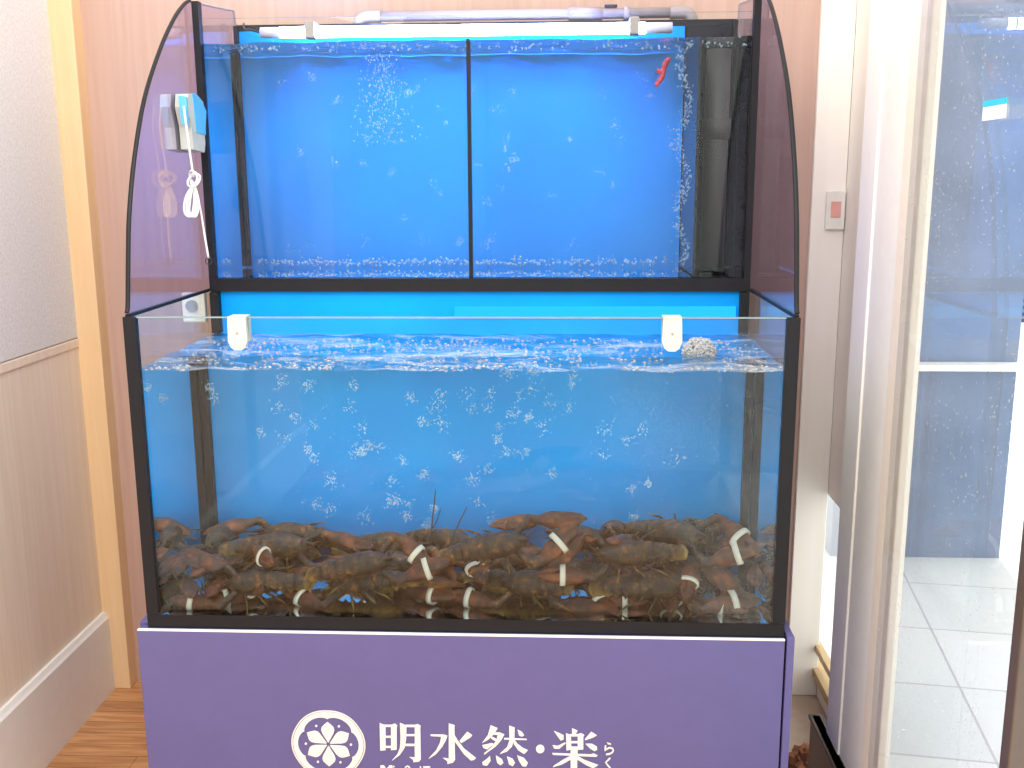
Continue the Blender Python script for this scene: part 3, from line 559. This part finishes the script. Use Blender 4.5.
# ================================================================== lobsters
CS = .045
def claw_turn(s, psi):
    # psi > 0 turns the claw inwards about its wrist
    return Matrix.Translation((s * CS, .108, 0)) @ Matrix.Rotation(s * psi, 4, 'Z') @ Matrix.Translation((-s * CS, -.108, 0))
def lobster_mesh(curl, turn, seed):
    q = random.Random(seed); b = bmesh.new()
    car = [(0, .088, .034), (0, .078, .033), (0, .062, .030), (0, .035, .029), (0, .005, .028), (0, -.006, .027)]
    loft(b, car, [(.002, .002), (.009, .007), (.020, .019), (.0285, .027), (.0285, .027), (.025, .023)], 16)
    loft(b, [(0, .098, .038), (0, .07, .045)], [(.0012, .0012), (.005, .004)], 8)
    y, z, a = -.002, .027, 0.
    for k in range(6):
        a += curl / 6; dy, dz = -math.cos(a) * .0175, -math.sin(a) * .0175
        wd = .0265 - .0021 * k; hh = .0225 - .0016 * k
        loft(b, [(0, y + .004 * math.cos(a), z + .004 * math.sin(a)), (0, y + dy * .35, z + dz * .35), (0, y + dy * .9, z + dz * .9), (0, y + dy * 1.15, z + dz * 1.15)], [(wd * .86, hh * .86), (wd, hh), (wd * 1.03, hh * 1.03), (wd * .84, hh * .84)], 16)
        for s in (-1, 1): loft(b, [(s * wd * .9, y + dy * .5, z + dz * .5), (s * wd * 1.03, y + dy * .6, z + dz * .6 - .016)], [(.006, .003), (.002, .0015)], 6)
        y += dy; z += dz
    for k in (-2, -1, 0, 1, 2):          # tail fan
        ang = k * .42; L = .046 - .004 * abs(k)
        d = Vector((math.sin(ang), -math.cos(ang) * math.cos(a), -math.cos(ang) * math.sin(a)))
        p = Vector((k * .003, y, z)); loft(b, [p, p + d * L * .5, p + d * L * .85, p + d * L], [(.006, .003), (.011, .0028), (.0105, .0025), (.006, .002)], 10)
    for s, psi in ((-1, turn[0]), (1, turn[1])):
        for k in range(4):               # walking legs
            y0 = .052 - .017 * k; fwd = .030 - .028 * k + q.uniform(-.008, .008); out = .044 + q.uniform(-.006, .008)
            loft(b, [(s * .015, y0, .016), (s * .034, y0 + fwd * .5, .024), (s * out, y0 + fwd * .9, .012), (s * (out + .010), y0 + fwd * 1.25, .001)], [.0042, .0036, .0029, .0014], 7)
        loft(b, [(s * .006, .075, .03), (s * .02, .100, .033)], [.003, .0016], 6)   # antenna base
        loft(b, [(s * .016, .058, .022), (s * (CS * .75), .074, .024), (s * (CS + .006), .092, .024), (s * (CS + .001), .110, .024)], [.007, .009, .011, .010], 9)
        big = 1.0 if s > 0 else .9
        c = bmesh.new()
        loft(c, [(0, .106, .024), (0, .118, .024), (-s * .001, .140, .024), (-s * .001, .160, .024), (s * .003, .180, .024), (s * .001, .202, .023), (-s * .005, .218, .022)],
             [(.008, .008), (.0145 * big, .0105), (.0215 * big, .0140 * big), (.0195 * big, .013 * big), (.012 * big, .009), (.0085, .0065), (.002, .002)], 14)
        loft(c, [(-s * .012, .148, .024), (-s * .0165, .166, .025), (-s * .015, .188, .025), (-s * .009, .211, .024)], [(.0075, .007), (.0075, .0065), (.006, .005), (.0018, .0018)], 9)
        bmesh.ops.translate(c, verts=c.verts[:], vec=(s * CS, 0, 0)); bmesh.ops.transform(c, matrix=claw_turn(s, psi), verts=c.verts[:]); join(b, c)
    for v in b.verts: v.co.z = max(v.co.z, .0005)
    me = bpy.data.meshes.new('lobster_draft'); b.to_mesh(me); b.free()
    o = bpy.data.objects.new('lobster_draft', me); COL.objects.link(o)
    md = o.modifiers.new('skin', 'REMESH'); md.mode = 'VOXEL'; md.voxel_size = .0023
    ms = o.modifiers.new('soft', 'SMOOTH'); ms.factor = .5; ms.iterations = 2
    ev = o.evaluated_get(bpy.context.evaluated_depsgraph_get()); out = bpy.data.meshes.new_from_object(ev)
    bpy.data.objects.remove(o); out.name = 'lobster'; out.materials.clear(); out.materials.append(MT['lobster'])
    for p in out.polygons: p.use_smooth = True
    return out
def small(name, fill, mat):
    b = bmesh.new(); fill(b); bmesh.ops.recalc_face_normals(b, faces=b.faces[:]); me = bpy.data.meshes.new(name); b.to_mesh(me); b.free(); me.materials.append(MT[mat])
    for p in me.polygons: p.use_smooth = True
    return me
def band_fill(s):
    def f(b):
        big = 1.0 if s > 0 else .9; cx = s * CS - s * .003; ro, ri = (.0262 * big, .0168 * big), (.022 * big, .0135 * big); n = 28; V = []
        for yy, (a, c) in ((.154, ri), (.154, ro), (.166, ro), (.166, ri)):
            V.append([b.verts.new((cx + a * math.cos(2 * math.pi * k / n), yy, .0245 + c * math.sin(2 * math.pi * k / n))) for k in range(n)])
        for i in range(4):
            for k in range(n): b.faces.new((V[i][k], V[i][(k + 1) % n], V[(i + 1) % 4][(k + 1) % n], V[(i + 1) % 4][k]))
    return f
def antenna_fill(s, mode):
    if mode == 'up': pts = [(.02, .100, .033), (.016, .104, .07), (.012, .09, .125), (.010, .07, .175)] if s > 0 else [(-.02, .100, .033), (-.032, .104, .06), (-.045, .095, .095), (-.064, .08, .135)]
    else: pts = [(s * .02, .100, .033), (s * .034, .118, .055), (s * .04, .13, .08), (s * .046, .135, .098)]
    pts = spline(pts, 5); n = len(pts)
    return lambda b: loft(b, pts, [(.0024 if mode == 'up' else .0015) * (1 - .5 * i / n) for i in range(n)], 5)
BAND = {s: small('claw_band', band_fill(s), 'band') for s in (-1, 1)}
ANT = {(s, m): small('antenna', antenna_fill(s, m), 'antenna') for s in (-1, 1) for m in ('back', 'up')}
EYE = {s: small('eye', lambda b: sphere(b, (s * .011, .080, .041), .0034, 2), 'eye') for s in (-1, 1)}
LOB = [
((-0.3976, 0.0918, 0.6633), (1.5994, -0.0885, -0.6792), (0.1819, -0.6412), 0.8533, (-1,), 0.4, 'none', 'lobster in the front left corner with one cream band slanting up to the right'),
((-0.3979, 0.185, 0.6644), (2.3301, -0.1334, -0.6326), (0.2439, -0.621), 0.84, (-1,), 0.4, 'none', 'lobster right of the front left corner one, its band slanting down to the right'),
((0.4126, 0.1737, 0.6666), (-2.2153, -0.1415, 0.6203), (0.6812, 0.209), 0.84, (1,), 0.4, 'none', 'lobster with the left one of the two crossed bands in the front right corner'),
((0.3573, 0.1037, 0.6626), (-1.5038, -0.0396, 0.6799), (0.6874, 0.1738), 0.9974, (1,), 0.4, 'none', 'lobster with the right one of the two crossed bands in the front right corner'),
((0.1354, 0.1696, 0.6368), (-2.2606, -0.1008, 0.0612), (0.3598, 0.6802), 0.972, (-1,), 0.4, 'none', 'lobster right of centre with one nearly flat band low at the front glass'),
((0.1949, 0.1595, 0.6705), (-1.8785, -0.1948, 0.6208), (0.1644, 0.3449), 0.8537, (1,), 0.4, 'none', 'lobster with an upright band above its own reflection, right of the flat band'),
((-0.1621, 0.2161, 0.6538), (-2.1793, 0.0836, 0.6912), (0.5729, 0.0157), 0.9769, (1,), 0.4, 'none', 'centre front lobster with the long slanted band on its claw under the upright antennae'),
((0.1489, 0.0801, 0.6773), (1.3132, -0.1061, -0.8688), (0.1407, -0.1618), 0.8693, (-1,), 1.2, 'none', 'centre lobster with a small band end showing just right of the long slanted band'),
((-0.4859, 0.1994, 0.6642), (-2.3793, 0.1965, 1.0259), (0.2017, -0.0164), 0.84, (-1, 1), 0.4, 'none', 'lobster facing left with two slanted bands one above the other on the left pile'),
((-0.1864, 0.0915, 0.6639), (1.5009, -0.2029, -0.4428), (0.5481, -0.2488), 0.8884, (-1,), 0.4, 'none', 'lobster with a thin slanted band between the left pile and the olive lobster'),
((0.4072, 0.1887, 0.7404), (-2.0605, 0.0206, 0.7909), (0.5722, 0.5031), 0.9781, (-1, 1), 0.4, 'none', 'topmost lobster at the right end, banded claws spread beside the right glass'),
((0.4741, 0.2181, 0.7203), (2.4252, -0.2329, -0.3482), (-0.4343, 0.0451), 0.8503, (-1,), 0.4, 'none', 'brown lobster above the crossed bands, one sloping band across its claw'),
((0.4602, 0.232, 0.6356), (2.2918, -0.0245, -0.0286), (-0.6748, -0.0791), 0.9146, (-1,), 0.4, 'none', 'lobster with one level band, left of the crossed bands in the right corner'),
((0.3275, 0.0918, 0.7397), (1.6344, -0.0545, -0.9708), (0.0793, 0.6453), 0.8858, (-1,), 0.4, 'none', 'lobster with a single upright band on its claw, just right of the centre'),
((0.0514, 0.0888, 0.7485), (-1.5873, 0.1668, 0.9258), (0.0845, 0.6078), 0.8987, (1,), 0.4, 'none', 'lobster holding up a claw with a steep backward leaning band, right of centre'),
((-0.2093, 0.0753, 0.7132), (-1.4996, 0.1599, 0.9811), (0.8691, 0.1938), 0.8664, (-1, 1), 0.4, 'none', 'lobster facing right whose bands lie just left of the upright antennae'),
((-0.0638, 0.2408, 0.6888), (-2.0778, -0.0545, 0.0526), (-0.4024, -0.726), 0.9183, (1,), 0.4, 'none', 'lobster with one nearly level band just right of the upright antennae'),
((-0.375, 0.27, 0.69), (1.6755146666666665, 0.0, -0.43633194444444445), (0.2, 0.25), 0.95, (), 0.5, 'none', 'plain unbanded lobster along the back panel on the left, head to the left'),
((-0.41, 0.19, 0.694), (-1.4660753333333332, -0.10471966666666666, 0.43633194444444445), (0.2, 0.25), 0.98, (), 0.5, 'none', 'unbanded lobster topping the left pile in front, head to the right'),
((-0.2, 0.27, 0.668), (-1.6580613888888889, 0.0, 0.3490655555555556), (0.2, 0.25), 0.98, (), 0.5, 'back', 'unbanded lobster behind the olive one with a thin antenna on the blue'),
((-0.19, 0.1, 0.65), (-1.6231548333333332, 0.0, -0.6108647222222222), (0.2, 0.25), 0.88, (), 0.5, 'none', 'olive and orange lobster lying on its side at the glass, legs outward, left of centre'),
((-0.065, 0.265, 0.655), (3.14159, 0.24434588888888886, 0.0), (0.2, 0.25), 0.9, (), 1.2, 'up', 'lobster with two dark antennae standing upright against the blue'),
((0.055, 0.275, 0.665), (1.6057015555555554, 0.0, -0.3490655555555556), (0.2, 0.25), 0.95, (), 0.5, 'none', 'unbanded lobster along the back panel right of the upright antennae'),
((0.08, 0.11, 0.648), (1.3089958333333334, 0.0, 0.5235983333333333), (0.2, 0.25), 0.85, (), 0.5, 'none', 'greenish lobster on its side at the glass right of the long slanted band'),
((0.24, 0.265, 0.688), (1.5358884444444445, 0.0872663888888889, -0.43633194444444445), (0.2, 0.25), 0.98, (), 0.5, 'none', 'unbanded lobster with a raised claw under the steep leaning band'),
((0.3, 0.25, 0.7), (2.9321506666666663, 0.2792524444444444, 0.0), (0.2, 0.25), 1.0, (), 1.2, 'none', 'lobster crowning the right pile, head raised as a round dark hump'),
((0.24, 0.16, 0.66), (1.483528611111111, 0.0, -0.6981311111111111), (0.2, 0.25), 0.95, (), 0.5, 'none', 'speckled unbanded lobster in the middle of the right pile above the flat band'),
((0.37, 0.285, 0.694), (-1.6231548333333332, 0.0, 0.3490655555555556), (0.2, 0.25), 0.95, (), 0.5, 'none', 'unbanded lobster along the back panel under the topmost right lobster'),
((-0.43, 0.28, 0.642), (-1.3962622222222223, 0.0, 0.3490655555555556), (0.2, 0.25), 0.9, (), 0.5, 'none', 'shadowed lobster at the very bottom of the left pile against the back panel'),
((0.33, 0.285, 0.645), (1.6580613888888889, 0.0, -0.3490655555555556), (0.2, 0.25), 0.9, (), 0.5, 'none', 'shadowed lobster at the very bottom of the right pile against the back panel'),
((-0.09, 0.285, 0.642), (-1.5358884444444445, 0.0, 0.3490655555555556), (0.2, 0.25), 0.9, (), 0.5, 'none', 'shadowed lobster on the floor behind the lobster with upright antennae'),
((-0.535, 0.265, 0.688), (3.0019637777777777, -0.10471966666666666, 0.0), (0.2, 0.25), 0.85, (), 1.5, 'none', 'lobster in the back left corner beside the left side glass, head to the front'),
((-0.54, 0.2, 0.648), (3.3161227777777778, 0.0, 0.0), (0.2, 0.25), 0.8, (), 1.6, 'none', 'dark lobster low against the left side glass above the leftmost band'),
((0.535, 0.27, 0.66), (3.1939498333333334, 0.0, 0.0), (0.2, 0.25), 0.85, (), 1.5, 'none', 'dark lobster low in the back right corner beside the side glass')]
for i, (loc, rot, turn, sc, bands, curl, ant, lab) in enumerate(LOB):
    o = bpy.data.objects.new('lobster', lobster_mesh(curl, turn, i)); COL.objects.link(o)
    o.location = loc; o.scale = (sc, sc, sc)
    o.rotation_euler = (Matrix.Rotation(rot[0], 3, 'Z') @ Matrix.Rotation(rot[1], 3, 'X') @ Matrix.Rotation(rot[2], 3, 'Y')).to_euler()
    tag(o, lab, 'lobster', 'live lobsters piled on the tank floor')
    def child(nm, me):
        c = bpy.data.objects.new(nm, me); COL.objects.link(c); c.parent = o; return c
    for s in (-1, 1):
        if s in bands: child('claw_band', BAND[s]).matrix_local = claw_turn(s, turn[0] if s < 0 else turn[1])
        if ant != 'none' and not (ant == 'back' and s > 0): child('antenna', ANT[(s, ant)])
        child('eye', EYE[s])
